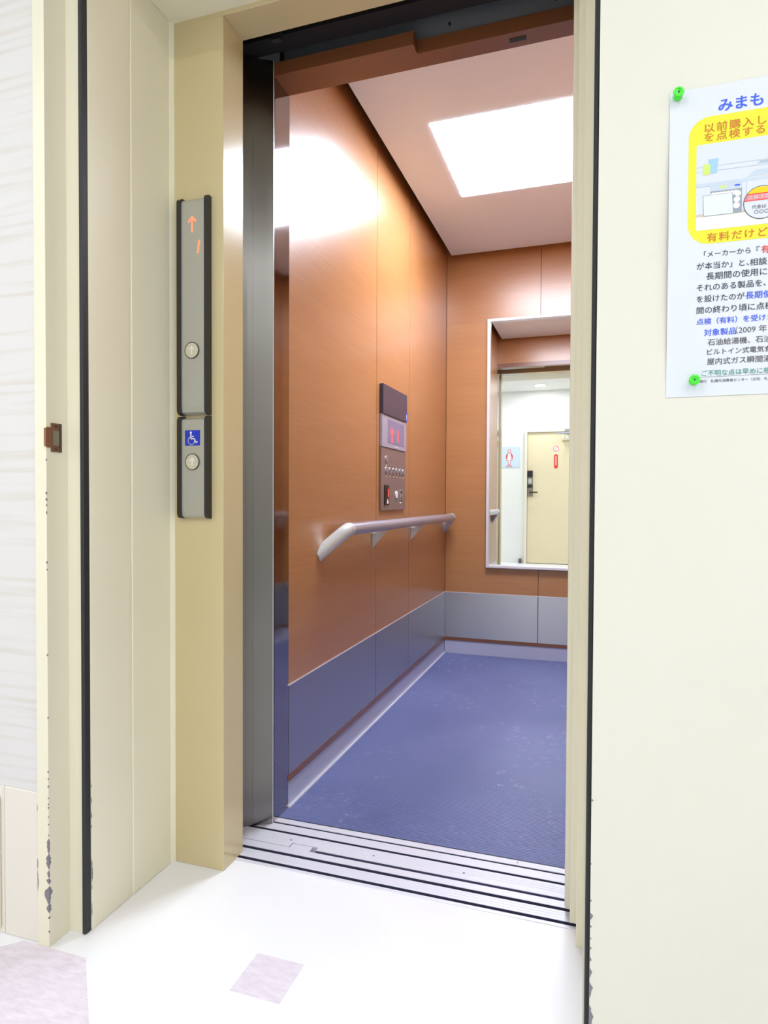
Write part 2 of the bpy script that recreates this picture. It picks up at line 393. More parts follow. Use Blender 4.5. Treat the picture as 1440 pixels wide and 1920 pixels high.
hs = sill('door_sill', [(-1.0, 1.386)], [(-1.0, 1.4800), (-.7445, 1.4800), (-.7445, 1.4990), (-.6885, 1.4990), (-.6885, 1.4770), (.3, 1.4770)],
     [(1.3965, 1.4075), (1.4425, 1.4535)], -1.0, .3, 'grooved aluminium hall sill with a small tab, nearest the white floor')
# front edge of the car sill follows the tab of the hall sill
cs = empty('door_sill', (-.35, 1.545, -.03)); tag(cs, 'grooved aluminium car sill at the edge of the blue mat', 'sill')
obj('rail', prism(bmesh.new(), [(-1.0, 1.4830), (-.7475, 1.4830), (-.7475, 1.5020), (-.6745, 1.5020), (-.6745, 1.4875), (.3, 1.4875), (.3, 1.5385), (-1.0, 1.5385)], 2, -.03, .0015), M_ALU, cs)
obj('rail', box(-1.0, .3, 1.5485, 1.5800, -.03, .0015, .0006), M_ALU, cs)
obj('rail', box(-1.0, .3, 1.5860, 1.6075, -.03, .0025, .0006), M_ALU, cs)
for g0, g1 in ((1.5385, 1.5485), (1.5800, 1.5860)): obj('groove', channel(-1.0, .3, g0, g1, .014 if g0 < 1.56 else .007), M_GROOVE_SHADE, cs)
obj('gap_shade_strip', box(-.674, .3, 1.4862, 1.4874, -.03, .0008), M_GROOVE_SHADE, cs)  # dark strip added as shade in the gap between the sills
for k in range(3):
    for (x, y) in ((-.757+.23*k, 1.512), (-.18, 1.597)):
        if k and y > 1.55: continue
        obj('screw', prism(bmesh.new(), disc_pts(x, y, .0022, 12), 2, .0012, .0028), M_DGREY, cs)
for yy in (1.4155, 1.4245, 1.4335): obj('rib', box(-1.0, .3, yy, yy+.0009, .0012, .0020), M_ALU, hs)
for yy in (1.5085, 1.5170, 1.5255): obj('rib', box(-1.0, .3, yy, yy+.0009, .0012, .0020), M_ALU, cs)

# shaft: dark cavity between the hall frame and the car
sh = empty('wall_shaft', (-.3, 1.5, -.1)); struct(sh, 'black elevator shaft seen in the gap above the car door', 'wall')
obj('shaft_floor', box(-1.06, .6, 1.386, 3.75, -.1, -.045), M_SHAFT, sh)
obj('shaft_side', box(-1.08, -1.0, YJ2, 1.70, -.045, 2.75), M_SHAFT, sh)
obj('shaft_side', box(.46, .55, YJ2, 1.70, -.045, 2.75), M_SHAFT, sh)
obj('shaft_top', box(-1.08, .55, YJ2, 1.70, 2.75, 2.8), M_SHAFT, sh)
obj('hanger_cover', box(-1.0, .45, YJ2+.002, 1.47, 2.115, 2.6), M_SHAFT, sh)
obj('operator_beam', box(-1.0, .45, 1.500, 1.556, 2.083, 2.6), M_SHAFT, sh)
obj('hanger_bracket', box(-.80, -.775, 1.478, 1.492, 2.06, 2.2), M_BLACK, sh)
for x in (-.37, -.11): obj('screw', prism(bmesh.new(), disc_pts(x, 2.10, .0035, 12), 1, 1.615, 1.6195), M_BLACK, sh)

# ============================================================ THE CAR
col = empty('trim_6', (-.88, 1.62, 0)); struct(col, 'tall stainless steel column at the left of the car doorway', 'column')
def slant(y, x0, x1, d):   # the front leaf leans out towards the doorway
    f = lambda x: y + (x-XL)*.64
    return [(x0, f(x0)), (x1, f(x1)), (x1, f(x1)+d), (x0, f(x0)+d)]
obj('column_front', prism(bmesh.new(), slant(1.574, -.8895, XL, .007), 2, .002, 2.078), M_STEEL_V, col)
obj('column_strike', prism(bmesh.new(), slant(1.5755, -.975, -.8903, .007), 2, .002, 2.078), M_STEEL_V, col)
obj('column_return', box(XL-.008, XL, 1.582, YF, .002, 2.078), M_POLISH, col)
obj('column_edge', box(XL-.0012, XL+.0006, 1.5735, 1.5760, .002, 2.078), M_FRAME, col)

tr = empty('wall_car_front', (-.3, 1.64, 2.04)); struct(tr, 'wood-faced transom over the doorway inside the car', 'wall')
obj('transom_beam', prism(bmesh.new(), [(-.92, 1.577), (-.453, 1.577), (-.453, 1.613), (.2176, 1.613), (.2176, YF), (-.92, YF)], 2, 2.04, 2.0745), M_WOODEDGE_SHADE, tr)  # shade over the doorway painted in as darker wood
obj('transom_panel', box(XL, XR, 1.655, YF, 2.075, ZC+.1), M_WOOD, tr)
obj('transom_plate', box(-.835, XR, 1.6195, 1.654, 2.075, ZC+.2), M_DGREY, tr)
obj('sensor_slot', box(-.222, -.181, 1.632, 1.645, 2.0385, 2.0402), M_BLACK, tr)
obj('return_panel', box(XRJ-.002, XR, 1.655, YF, .0, 2.04), M_WOOD, tr)

fc = struct(obj('floor_car', box(XL, XR, 1.6110, YB, -.03, .003), M_MAT), 'blue-violet ribbed rubber floor of the elevator car', 'floor')
obj('mat_edge', box(XL, XR, 1.6078, 1.6109, -.03, .0022), M_BLACK, fc)
KT, KB, WS = .3587, .0985, .080
def car_wall_x(name, x, sgn, label, seams):
    """wall in a plane x = const; sgn +1 when the room lies towards +x"""
    r = empty(name, (x, (YF+YB)/2, 0)); struct(r, label, 'wall')
    a, c = (x-.012, x) if sgn > 0 else (x, x+.012)
    e = .0016
    for y0, y1 in zip(seams, seams[1:]):
        obj('wood_panel', box(a, c, y0+e, y1-e, KT+.003, ZC+.14), M_WOOD, r)
        k0, k1 = (x-.009, x+.001) if sgn > 0 else (x-.001, x+.009)
        obj('kick_plate', box(k0, k1, y0+e, y1-e, KB, KT), M_STEEL_H, r)
    b0, b1 = (x-.03, x-.0125) if sgn > 0 else (x+.0125, x+.03)
    obj('wall_backing', box(b0, b1, YF, YB, 0, ZC+.14), M_WOODEDGE_SHADE, r)
    t0, t1 = (x-.012, x+.003) if sgn > 0 else (x-.003, x+.012)
    obj('edge_strip', box(t0, t1, YF, YB, KT, KT+.003), M_FRAME, r)
    obj('wood_strip', box(t0, t1, YF, YB, WS, KB-.001), M_WOODEDGE_SHADE, r)
    s0, s1 = (x-.012, x-.002) if sgn > 0 else (x+.002, x+.012)
    obj('skirting', box(s0, s1, YF, YB, .003, WS-.001), M_SKIRT, r)
    q0, q1 = (x-.002, x+.007) if sgn > 0 else (x-.007, x+.002)
    obj('floor_bead', box(q0, q1, YF, YB, .003, .0075), M_FRAME, r)
    return r
SEAM = [YF, 2.4325, 2.8985, YB]
car_wall_x('wall_car_left', XL, 1, 'orange-brown wood laminate side wall of the car with steel kick plates', SEAM)
car_wall_x('wall_car_right', XR, -1, 'wood laminate side wall of the car opposite the handrail', SEAM)
wb = empty('wall_car_back', ((XL+XR)/2, YB, 0)); struct(wb, 'wood laminate back wall of the car behind the mirror', 'wall')
XM = (XL+XR)/2
for x0, x1 in ((XL, XM), (XM, XR)):
    obj('wood_panel', box(x0+.0018, x1-.0018, YB, YB+.012, KT+.003, ZC+.14), M_WOOD, wb)
    obj('kick_plate', box(x0+.002, x1-.002, YB-.001, YB+.009, KB, KT), M_STEEL_H, wb)
obj('wall_backing', box(XL, XR, YB+.0125, YB+.03, 0, ZC+.14), M_WOODEDGE_SHADE, wb)
obj('edge_strip', box(XL, XR, YB-.0018, YB+.012, KT, KT+.003), M_FRAME, wb)
obj('wood_strip', box(XL, XR, YB-.0018, YB+.012, WS, KB-.001), M_WOODEDGE_SHADE, wb)
obj('skirting', box(XL, XR, YB+.002, YB+.012, .003, WS-.001), M_SKIRT, wb)
# floating ceiling panel below a dark roof
ZP = 2.277
LX0, LX1, LY0, LY1 = -.6045, -.0215, 2.3186, 2.9228
cc = empty('ceiling_car', (XM, 2.66, ZP)); struct(cc, 'pale ceiling panel of the car with a dark gap along the walls', 'ceiling')
bm = bmesh.new(); cx0, cx1, cy0, cy1 = -.803, XR-.0406, YF+.04, YB-.06
for a in ((cx0, LX0, cy0, cy1), (LX1, cx1, cy0, cy1), (LX0, LX1, cy0, LY0), (LX0, LX1, LY1, cy1)): bx(bm, a[0], a[1], a[2], a[3], ZP, ZP+.03)
obj('ceiling_panel', bm, M_CARCEIL, cc)
obj('car_roof', box(XL-.03, XR+.03, YF-.01, YB+.03, ZC+.14, ZC+.17), M_SHAFT, cc)
lp = empty('ceiling_light', ((LX0+LX1)/2, (LY0+LY1)/2, ZP)); tag(lp, 'square glowing white light panel set in the elevator ceiling', 'ceiling light')
obj('diffuser', box(LX0+.002, LX1-.002, LY0+.002, LY1-.002, ZP-.0015, ZP+.018), M_CARLIGHT, lp)
obj('housing', box(LX0+.002, LX1-.002, LY0+.002, LY1-.002, ZP+.0185, ZP+.06), M_WHITE, lp)

# mirror on the back wall
MX0, MX1, MZ0, MZ1 = -.6035, -.0230, .5105, 1.9130
mr = empty('wall_mirror', ((MX0+MX1)/2, YB, MZ0)); tag(mr, 'tall rectangular mirror in a thin silver frame on the car back wall', 'mirror')
obj('mirror_glass', box(MX0+.012, MX1-.012, YB-.008, YB-.0008, MZ0+.012, MZ1-.012), M_MIRROR, mr)
def fbar(p): return obj('frame_bar', p, M_FRAME, mr)
fwid = .017; y0, y1 = YB-.026, YB-.0005
def bar(x0, x1, z0, z1): return fbar(box(x0, x1, y0, y1, z0, z1, .003, 2))
bar(MX0, MX0+fwid, MZ0, MZ1); bar(MX1-fwid, MX1, MZ0, MZ1); bar(MX0+fwid, MX1-fwid, MZ0, MZ0+fwid); bar(MX0+fwid, MX1-fwid, MZ1-fwid, MZ1)

# handrails
RZ, RR = .797, .0208
def handrail(xw, sg, label):
    """xw: wall plane, sg: +1 when the room lies towards +x"""
    rx = xw+sg*.055
    hr = empty('handrail', (xw, 2.78, .69)); tag(hr, label, 'handrail', 'handrails of the car')
    obj('rail_tube', tube(bmesh.new(), [(rx, 2.0, RZ), (rx, 3.575, RZ)], RR, 28), M_RAIL, hr, smooth=True)
    for y, s_, dy, dz in ((2.0, -1, .100, .066), (3.575, 1, .054, .060)):
        p = Vector((rx, y, RZ)); q = Vector((xw+sg*.001, y+s_*dy, RZ-dz)); k = p+Vector((0, s_*.014, 0))
        pts = [p-Vector((0, s_*.010, 0)), p-Vector((0, s_*.008, 0)), p+Vector((0, s_*.008, 0))] + [k+(q-k)*t for t in (.14, .32, .6, 1.0, 1.25)]
        bm = tube(bmesh.new(), pts, [.0212, .0226, .0230, .0230, .0228, .0226, .0224, .0224], 30)
        r = bmesh.ops.bisect_plane(bm, geom=bm.verts[:]+bm.edges[:]+bm.faces[:], plane_co=(xw+sg*.0008, 0, 0), plane_no=(-sg, 0, 0), clear_outer=True)
        bmesh.ops.contextual_create(bm, geom=[e for e in r['geom_cut'] if isinstance(e, bmesh.types.BMEdge)])
        obj('end_piece', bm, M_CAST, hr, smooth=True, label='pale grey angled end piece')
    for y in (2.39, 2.935):
        g = obj('bracket', prism(bmesh.new(), [(xw+sg*.0008, .706), (rx+sg*.008, .7755), (rx-sg*.004, .7790), (xw+sg*.0008, .766)], 1, y-.004, y+.004), M_CAST, hr)
        x0, x1 = sorted((xw+sg*.0008, xw+sg*.020)); obj('bracket_flange', box(x0, x1, y-.012, y+.012, .762, .766), M_CAST, g)
handrail(XL, 1, 'round steel handrail below the control panel on the left car wall')
handrail(XR, -1, 'round steel handrail on the right car wall, out of direct sight')

# operating panel on the left wall ---------------------------------------
P0, P1 = 2.470, 2.812
cp = empty('elevator_control_panel', (XL, (P0+P1)/2, .852)); tag(cp, 'tall dark control panel with red floor display on the left car wall', 'control panel')
X1 = XL+.0008
obj('top_panel', box(X1, XL+.016, P0, P1, 1.2455, 1.3665, .0008), M_COPDARK, cp)
dp = obj('display', box(X1, XL+.012, P0, P1, 1.1125, 1.2445, .0008), M_COPDISP, cp)
lw = obj('button_plate', box(X1, XL+.009, P0, P1, .852, 1.1115, .0008), M_COPLOW, cp)
xd = XL+.012
obj('display_window', box(xd, xd+.0006, P0+.075, P1-.035, 1.132, 1.230), mat('display_tint', (136, 126, 160), rough=.2), dp)
ar = [(-.006, -.030), (.006, -.030), (.006, .010), (.0175, .004), (.0175, .014), (0, .034), (-.0175, .014), (-.0175, .004), (-.006, .010)]
obj('arrow_symbol', prism(bmesh.new(), [(2.600+p[0]*1.15, 1.167+p[1]) for p in ar], 0, xd+.0006, xd+.0012), M_LEDR, dp)
obj('floor_digit', prism(bmesh.new(), [(2.676, 1.146), (2.688, 1.146), (2.692, 1.194), (2.680, 1.194)], 0, xd+.0006, xd+.0012), M_LEDR, dp)
obj('caption_strip', box(xd, xd+.0008, 2.62, 2.69, 1.1195, 1.1225), M_MARK, dp)
# small wheelchair sign at the edge of the top panel
ws = obj('access_sign', box(XL+.016, XL+.0166, 2.788, 2.8115, 1.247, 1.288), M_BLUE, cp, label='small blue wheelchair sign')
obj('access_symbol', box(XL+.0166, XL+.0171, 2.797, 2.802, 1.256, 1.279), M_WHITE, ws)
xp = XL+.009
def round_button(y, z, r=.0155):
    bt = obj('button', prism(bmesh.new(), disc_pts(y, z, r, 22), 0, xp, xp+.003), M_COPBTN, lw)
    obj('button_face', prism(bmesh.new(), disc_pts(y, z, r*.74, 20), 0, xp+.003, xp+.0036), mat('button_dark', (92, 80, 86), rough=.3), bt)
    obj('button_mark', prism(bmesh.new(), [(y-.0012, z-.006), (y+.0018, z-.006), (y+.0022, z+.007), (y-.0008, z+.007)], 0, xp+.0036, xp+.0040), M_MARK, bt)
    obj('touch_mark', box(xp, xp+.0005, y-.004, y+.006, z-.0265, z-.0215), M_MARK, lw)
round_button(2.534, 1.062)
for k in range(6): round_button(2.536+.0485*k, 1.018)
obj('plate_band', box(xp, xp+.0004, 2.515, 2.80, 1.040, 1.0455), mat('plate_band', (150, 134, 136), rough=.4, metal=.3), lw)
em = obj('alarm_box', box(xp, xp+.004, 2.507, 2.566, .873, .957, .001), mat('alarm_black', (34, 24, 28), rough=.3), lw)
obj('alarm_button', box(xp+.004, xp+.0062, 2.536, 2.560, .905, .942, .001), mat('alarm_red', (150, 28, 34), rough=.35), em)
obj('alarm_lamp', box(xp+.0062, xp+.0068, 2.540, 2.547, .908, .938), M_LEDR, em)
obj('alarm_caption', prism(bmesh.new(), [(2.530, .880), (2.556, .880), (2.547, .899), (2.539, .899)], 0, xp+.004, xp+.0046), M_MARK, em)
b1 = obj('button', prism(bmesh.new(), disc_pts(2.672, .918, .0155, 24), 0, xp, xp+.004), M_MARK, lw, label='white round button')
obj('button_caption', box(xp, xp+.0005, 2.655, 2.690, .884, .893), mat('teal_caption', (84, 130, 130), rough=.5), lw)
b2 = obj('button', box(xp, xp+.004, 2.715, 2.757, .893, .940, .001), M_COPBTN, lw, label='square door button with two triangles')
obj('button_icon', prism(bmesh.new(), [(2.722, .934), (2.750, .934), (2.736, .921)], 0, xp+.004, xp+.0046), M_BLACK, b2)
obj('button_icon', prism(bmesh.new(), [(2.722, .899), (2.750, .899), (2.736, .912)], 0, xp+.004, xp+.0046), M_BLACK, b2)
obj('button_caption', box(xp, xp+.0005, 2.722, 2.750, .880, .886), M_MARK, lw)

# ============================================================ CALL PANELS ON THE LEFT JAMB
def arc(cy, cz, r, a0, a1, n=8): return [(cy+r*math.cos(a0+(a1-a0)*i/n), cz+r*math.sin(a0+(a1-a0)*i/n)) for i in range(n+1)]
def call_unit(name, z0, z1, label):
    root = empty(name, (-.924, YJ1, z0)); tag(root, label, 'call panel', 'call panels on the left jamb')
    yw = YJ1-.0006
    def prof(dep, r): return [(yw, z0)] + arc(yw-dep+r, z0+r, r, -PI/2, -PI) + arc(yw-dep+r, z1-r, r, PI, PI/2) + [(yw, z1)]
    for a, c in ((-.9625, -.9515), (-.8865, -.8790)):
        obj('side_cheek', prism(bmesh.new(), prof(.0205, .012), 0, a, c), M_BLACK, root, smooth=True, label='black side cheek')
    pp = [(yw, z0+.001)] + [(yw-.008, z0+.001), (yw-.0150, z0+.006), (yw-.0172, z0+.020), (yw-.0172, z1-.020)] + arc(yw-.0072, z1-.0145, .010, PI, PI*.55) + [(yw, z1-.0032)]
    fc_ = obj('face_plate', prism(bmesh.new(), pp, 0, -.9513, -.8867), M_SILVERP, root, label='brushed silver face plate')
    return root, fc_, yw-.0172
def call_button(face, cx, cz, yf):
    rg = obj('button', prism(bmesh.new(), disc_pts(cx, cz, .0178, 36), 1, yf, yf-.0022), M_BUTTON, face, smooth=True, label='round call button')
    obj('button_ring', ring(bmesh.new(), cx, cz, .0178, .0196, yf-.0026, yf), M_RING, face, smooth=True)
    pts = [(-.0012, -.0095), (.0012, -.0095), (.0012, .0055), (.0062, .0005), (.0078, .0018), (0, .0105), (-.0078, .0018), (-.0062, .0005), (-.0012, .0055)]
    obj('button_arrow', prism(bmesh.new(), [(cx+p[0], cz+p[1]) for p in pts], 1, yf-.0022, yf-.0026), M_MARK, face)
up_, f1, yf = call_unit('elevator_call_panel', 1.0985, 1.6145, 'long silver call panel with orange up arrow and floor digit on the jamb')
call_button(f1, -.9212, 1.2507, yf)
pts = [(-.0021, -.0190), (.0021, -.0190), (.0021, .0110), (.0088, .0042), (.0118, .0072), (0, .0195), (-.0118, .0072), (-.0088, .0042), (-.0021, .0110)]
obj('arrow_symbol', prism(bmesh.new(), [(-.9208+p[0], 1.5487+p[1]) for p in pts], 1, yf, yf-.0006), M_LED, f1)
obj('floor_digit', prism(bmesh.new(), [(-.9072, 1.4785), (-.9030, 1.4785), (-.8990, 1.5085), (-.9032, 1.5085)], 1, yf, yf-.0006), M_LED, f1)
lo_, f2, yf = call_unit('elevator_call_panel', .8505, 1.0955, 'short silver call panel with blue wheelchair sign below the longer one')
call_button(f2, -.9206, .9858, yf)
sg = obj('access_sign', box(-.9413, -.8998, yf-.0008, yf, 1.0245, 1.0610), M_BLUE, f2, label='blue square wheelchair sign')
# the wheelchair symbol as one flat white print
bm = bmesh.new(); sx, sz, k = -.9208, 1.0425, .0365/100
def S(x, z): return (sx+(x-50)*k, sz+(z-50)*k)
prism(bm, [S(*p) for p in disc_pts(40, 86, 7.5, 18)], 1, yf-.0008, yf-.0014)
def stroke(bm, pts, wd):
    for p, q in zip(pts, pts[1:]):
        d_ = Vector((q[0]-p[0], q[1]-p[1])); d_.normalize(); nn = Vector((-d_.y, d_.x))*wd/2; e = d_*wd*.3
        prism(bm, [S(p[0]+nn.x-e.x, p[1]+nn.y-e.y), S(q[0]+nn.x+e.x, q[1]+nn.y+e.y), S(q[0]-nn.x+e.x, q[1]-nn.y+e.y), S(p[0]-nn.x-e.x, p[1]-nn.y-e.y)], 1, yf-.0008, yf-.0014)
stroke(bm, [(40, 76), (40, 46), (66, 46), (77, 20), (88, 25)], 8)
stroke(bm, [(40, 61), (60, 61)], 6)
ca = [(44+25*math.cos(a), 33+25*math.sin(a)) for a in [math.radians(112+i*13) for i in range(19)]]
stroke(bm, ca, 6)
obj('access_symbol', bm, M_WHITE, sg)

# ============================================================ POSTER
PX0, PZ1, PW, PH, PY = .0886, 1.468, .297, .424, .99
def bulge(a, b_):
    t = max(0., min(1., b_/PH)); e = math.exp(-max(a, 0)/.05)
    return .0010 + .0065*math.sin(PI*min(1, t*1.02)**1.1)**1.4*e + .0012*math.sin(PI*t)*(1-e)
po = empty('poster', (PX0+PW/2, PY, PZ1-PH)); tag(po, 'white printed notice with a yellow kitchen picture pinned to the wall', 'poster')
bm = bmesh.new(); NA, NB = 22, 30; g = []
for side in (0, 1):
    g.append([[bm.verts.new((PX0+PW*i/NA, PY-bulge(PW*i/NA, PH*j/NB)+(.0003 if side else 0), PZ1-PH*j/NB)) for i in range(NA+1)] for j in range(NB+1)])
for s_ in (0, 1):
    for j in range(NB):
        for i in range(NA):
            q = (g[s_][j][i], g[s_][j][i+1], g[s_][j+1][i+1], g[s_][j+1][i]); bm.faces.new(q if s_ else q[::-1])
for j in range(NB):
    for i in (0, NA): bm.faces.new((g[0][j][i], g[0][j+1][i], g[1][j+1][i], g[1][j][i]))
for i in range(NA):
    for j in (0, NB): bm.faces.new((g[0][j][i], g[0][j][i+1], g[1][j][i+1], g[1][j][i]))
bmesh.ops.recalc_face_normals(bm, faces=bm.faces[:])
sheet = obj('sheet', bm, M_PAPERW, po, smooth=True)
def lay(me_or_bm, k):
    """bend flat print (x = mm from the left edge, y = mm from the top) onto the sheet, layer k"""
    V = me_or_bm.vertices if isinstance(me_or_bm, bpy.types.Mesh) else me_or_bm.verts
    for v in V:
        a, b_ = v.co.x/1000, v.co.y/1000
        v.co = Vector((PX0+a, PY-bulge(a, b_)-.00012*k-.0001-v.co.z, PZ1-b_))
    return me_or_bm
def print_poly(name, pts, k, col, parent):
    bm = bmesh.new(); bm.faces.new([bm.verts.new((x, y, 0)) for x, y in pts])
    xs = [p[0] for p in pts]; ys = [p[1] for p in pts]
    for ax, lo, hi in ((0, min(xs), max(xs)), (1, min(ys), max(ys))):
        c = math.ceil(lo/9)*9
        while c < hi:
            nrm = (1, 0, 0) if ax == 0 else (0, 1, 0); co_ = (c, 0, 0) if ax == 0 else (0, c, 0)
            bmesh.ops.bisect_plane(bm, geom=bm.verts[:]+bm.edges[:]+bm.faces[:], plane_co=co_, plane_no=nrm); c += 9
    bmesh.ops.recalc_face_normals(bm, faces=bm.faces[:])
    return obj(name, lay(bm, k), ink(col), parent)
def rrect(x0, y0, x1, y1, r, n=8):
    o = []
    for cx, cy, a in ((x1-r, y0+r, -PI/2), (x1-r, y1-r, 0), (x0+r, y1-r, PI/2), (x0+r, y0+r, PI)):
        o += [(cx+r*math.cos(a+PI/2*i/n), cy+r*math.sin(a+PI/2*i/n)) for i in range(n+1)]
    return o
yp = print_poly('yellow_panel', rrect(24.5, 42, 272, 216, 27), 1, 'yellow', sheet)
pic = print_poly('picture', rrect(34.5, 79.5, 262, 197, 1), 2, 'pic', sheet)
def q4(x0, y0, x1, y1): return [(x0, y0), (x1, y0), (x1, y1), (x0, y1)]
print_poly('print_shape', q4(34.5, 179, 262, 197), 3, 'cream', pic)
for y in (110.5, 117): print_poly('print_line', q4(34.5, y, 262, y+.7), 3, 'line', pic)
print_poly('print_shape', q4(34.5, 133, 262, 137.5), 3, 'counter', pic)
print_poly('print_shape', q4(34.5, 175, 262, 179), 3, 'tan', pic)
print_poly('print_line', q4(34.5, 137.5, 52.5, 138.3), 3, 'line', pic)
print_poly('print_shape', [(49, 101), (62, 101), (60, 121), (52.5, 121)], 4, 'cupblue', pic)
print_poly('print_shape', rrect(42.5, 107.5, 52, 122, 2.5), 5, 'cupgreen', pic)
print_poly('print_shape', [(96.5, 131.5), (107, 123.5), (185, 123.5), (196, 131.5)], 4, 'counter', pic)
print_poly('print_line', q4(109, 111, 150, 118), 4, 'counter', pic)
print_poly('print_line', q4(112, 112, 150, 115), 5, 'line', pic)
print_poly('print_shape', q4(52.5, 138, 91, 178), 4, 'dwgrey', pic)
print_poly('print_shape', q4(52.5, 138, 91, 145.5), 5, 'counter', pic)
print_poly('print_shape', q4(82, 139.8, 88.5, 142), 6, 'blue', pic)
print_poly('print_shape', rrect(64, 139.5, 72, 142.5, 1.2), 6, 'cupgreen', pic)
for i in range(7): print_poly('print_shape', [(p[0], p[1]) for p in disc_pts(56+4.6*i, 150.5, 3.4, 12)], 5, 'plate', pic)
for (x, y, r) in ((86, 152, 4), (85, 160, 4), (84.5, 168, 4.2)): print_poly('print_shape', disc_pts(x, y, r, 14), 5, 'plate', pic)
print_poly('print_shape', [(43, 150.2), (79.6, 150.2), (81, 178.6), (44, 178.6)], 6, 'dwgrey', pic)
print_poly('print_shape', [(43.6, 150.8), (79, 150.8), (80.4, 178), (44.6, 178)], 7, 'dwdoor', pic)
for x in (96, 130, 164, 198): print_poly('print_line', q4(x, 137.5, x+.6, 175), 3, 'line', pic)
print_poly('print_shape', disc_pts(115, 168, 22.2, 44), 8, 'tagline', pic)
tg = print_poly('print_shape', disc_pts(115, 168, 21.3, 44), 9, 'pic', pic)
def chord(z0, z1, c=(115, 168), r=21.3, n=14):
    out = []
    for i in range(n+1):
        y = z0+(z1-z0)*i/n; h = math.sqrt(max(0, r*r-(y-c[1])**2)); out.append((c[0]-h, y))
    for i in range(n, -1, -1):
        y = z0+(z1-z0)*i/n; h = math.sqrt(max(0, r*r-(y-c[1])**2)); out.append((c[0]+h, y))
    return out
print_poly('print_shape', chord(147.2, 155.5), 10, 'tagyel', pic)
print_poly('print_shape', chord(155.5, 156.6), 11, 'red', pic)
print_poly('print_shape', chord(156.6, 164.2), 10, 'tagred', pic)
print_poly('print_shape', chord(164.2, 165.2), 11, 'red', pic)
def line_of_text(s, a, b_, wd, col, bold, parent, k=3, slant=0.):
    sp_ = 1.2 if col == 'orange' else 1.
    me = text_mesh(s, wd, None, bold, sp_)
    if col == 'orange':
        for v in me.vertices: v.co.y *= .92
    for v in me.vertices: v.co = Vector((a+v.co.x, b_-v.co.y+slant*v.co.x, v.co.z))
    return obj('text_line', lay(me, k), ink(col), parent)
line_of_text('点検済票', 98, 160.4, 26, 'pic', .0, pic, 12)
line_of_text('代金は', 103, 173.5, 17, 'grey', .0, pic, 12)
line_of_text('○○○', 106, 180.5, 17, 'grey', .0, pic, 12)
for s, a, b_, wd, col, bold in (
    ('みまもり', 61.4, 29.6, 71, 'blue', .035), ('以前購入し', 44.1, 57.6, 74.9, 'orange', .025), ('を点検する', 44.2, 70.2, 73.1, 'orange', .025), ('有料だけど', 48.7, 208.0-.4, 73.7, 'orange', .025),
    ('「メーカーから『', 45.4, 230.1, 67.5, 'ink', .01), ('有', 115.1, 231.0, 10.1, 'red', .02), ('が本当か」と、', 36.6, 246.0, 64.2, 'ink', .01), ('相談', 102.0, 246.6, 20.3, 'ink', .015),
    ('長期間の使用に', 48.8, 260.4, 73.8, 'ink', .012), ('それのある製品を、', 37.0, 275.3, 84.5, 'ink', .012), ('を設けたのが', 37.2, 290.7, 59.1, 'ink', .012), ('長期使', 97.5, 290.6, 31.1, 'blue', .022),
    ('間の終わり頃に点検', 37.4, 306.2, 93.4, 'ink', .012), ('点検（有料）を受けま', 37.6, 321.6, 93.4, 'blue', .02), ('対象製品', 47.2, 337.0, 39.4, 'blue', .022), ('（2009 年', 86.2, 336.3, 37.4, 'grey', .0),
    ('石油給湯機、石油', 52.0, 350.5, 76.9, 'grey', .012), ('ビルトイン式電気食', 51.5, 363.7, 78.2, 'grey', .012), ('屋内式ガス瞬間湯', 51.7, 376.9, 77.6, 'grey', .012),
    ('ご不明な点は早めに相', 45.2, 392.6, 83.1, 'teal', .008), ('発行　札幌市消費者センター（公社：札', 42.7, 403.6, 83.2, 'grey', .004)):
    line_of_text(s, a, b_, wd, col, bold, sheet)
print_poly('print_line', q4(43, 397.6, 255, 397.95), 3, 'grey', sheet)

def push_pin(x, z, label):
    off = bulge(x-PX0, PZ1-z)+.0006
    r = empty('push_pin', (x, PY-off, z)); tag(r, label, 'push pin', 'green push pins on the poster')
    c = (x, PY-off, z)
    obj('pin_head', lathe(bmesh.new(), [(.0052, 0), (.0060, .0012), (.0046, .0030), (.0036, .0058), (.0044, .0092), (.0066, .0108), (.0070, .0124), (.0062, .0136), (.0040, .0140), (.0036, .0128), (.0008, .0126)], c, 'y'), M_PIN, r, smooth=True)
    obj('pin_needle', lathe(bmesh.new(), [(.0014, .0126), (.0014, .0134), (.0006, .0137)], c, 'y', 12), M_PINTOP, r)
push_pin(.0985, 1.4600, 'green plastic push pin at the upper corner of the poster')
push_pin(.1235, 1.0655, 'green plastic push pin at the lower corner of the poster')

# ============================================================ HALL BEHIND THE CAMERA (seen in the mirror)
DX0, DX1, DZ = -.951, -.13, 1.834
d3 = empty('door_3', ((DX0+DX1)/2, HY, 0)); struct(d3, 'cream hinged restroom door with keypad lock, seen in the mirror', 'door')
obj('door_leaf', box(DX0+.003, DX1-.003, HY+.001, HY+.034, .008, DZ-.003, .002), M_DOORC, d3)
for a in ((DX0-.036, DX0, 0, DZ+.05), (DX1, DX1+.036, 0, DZ+.05), (DX0, DX1, DZ, DZ+.05)):
    obj('door_frame', box(a[0], a[1], HY+.0005, HY+.06, a[2], a[3], .002), M_FRAMEP, d3)
lk = obj('lock_plate', box(-.946, -.872, HY+.034, HY+.052, .938, 1.300, .003), mat('lock_steel', (150, 140, 126), rough=.35, metal=.6), d3)
obj('lock_cover', box(-.944, -.874, HY+.052, HY+.066, 1.212, 1.302, .004), M_BLACK, lk)
obj('keypad', box(-.936, -.884, HY+.052, HY+.058, 1.118, 1.190, .002), mat('keypad_grey', (120, 118, 116), rough=.4), lk)
for i in range(3):
    for j in range(4): obj('key', box(-.930+.015*i, -.919+.015*i, HY+.058, HY+.060, 1.122+.017*j, 1.134+.017*j), M_MARK, lk)
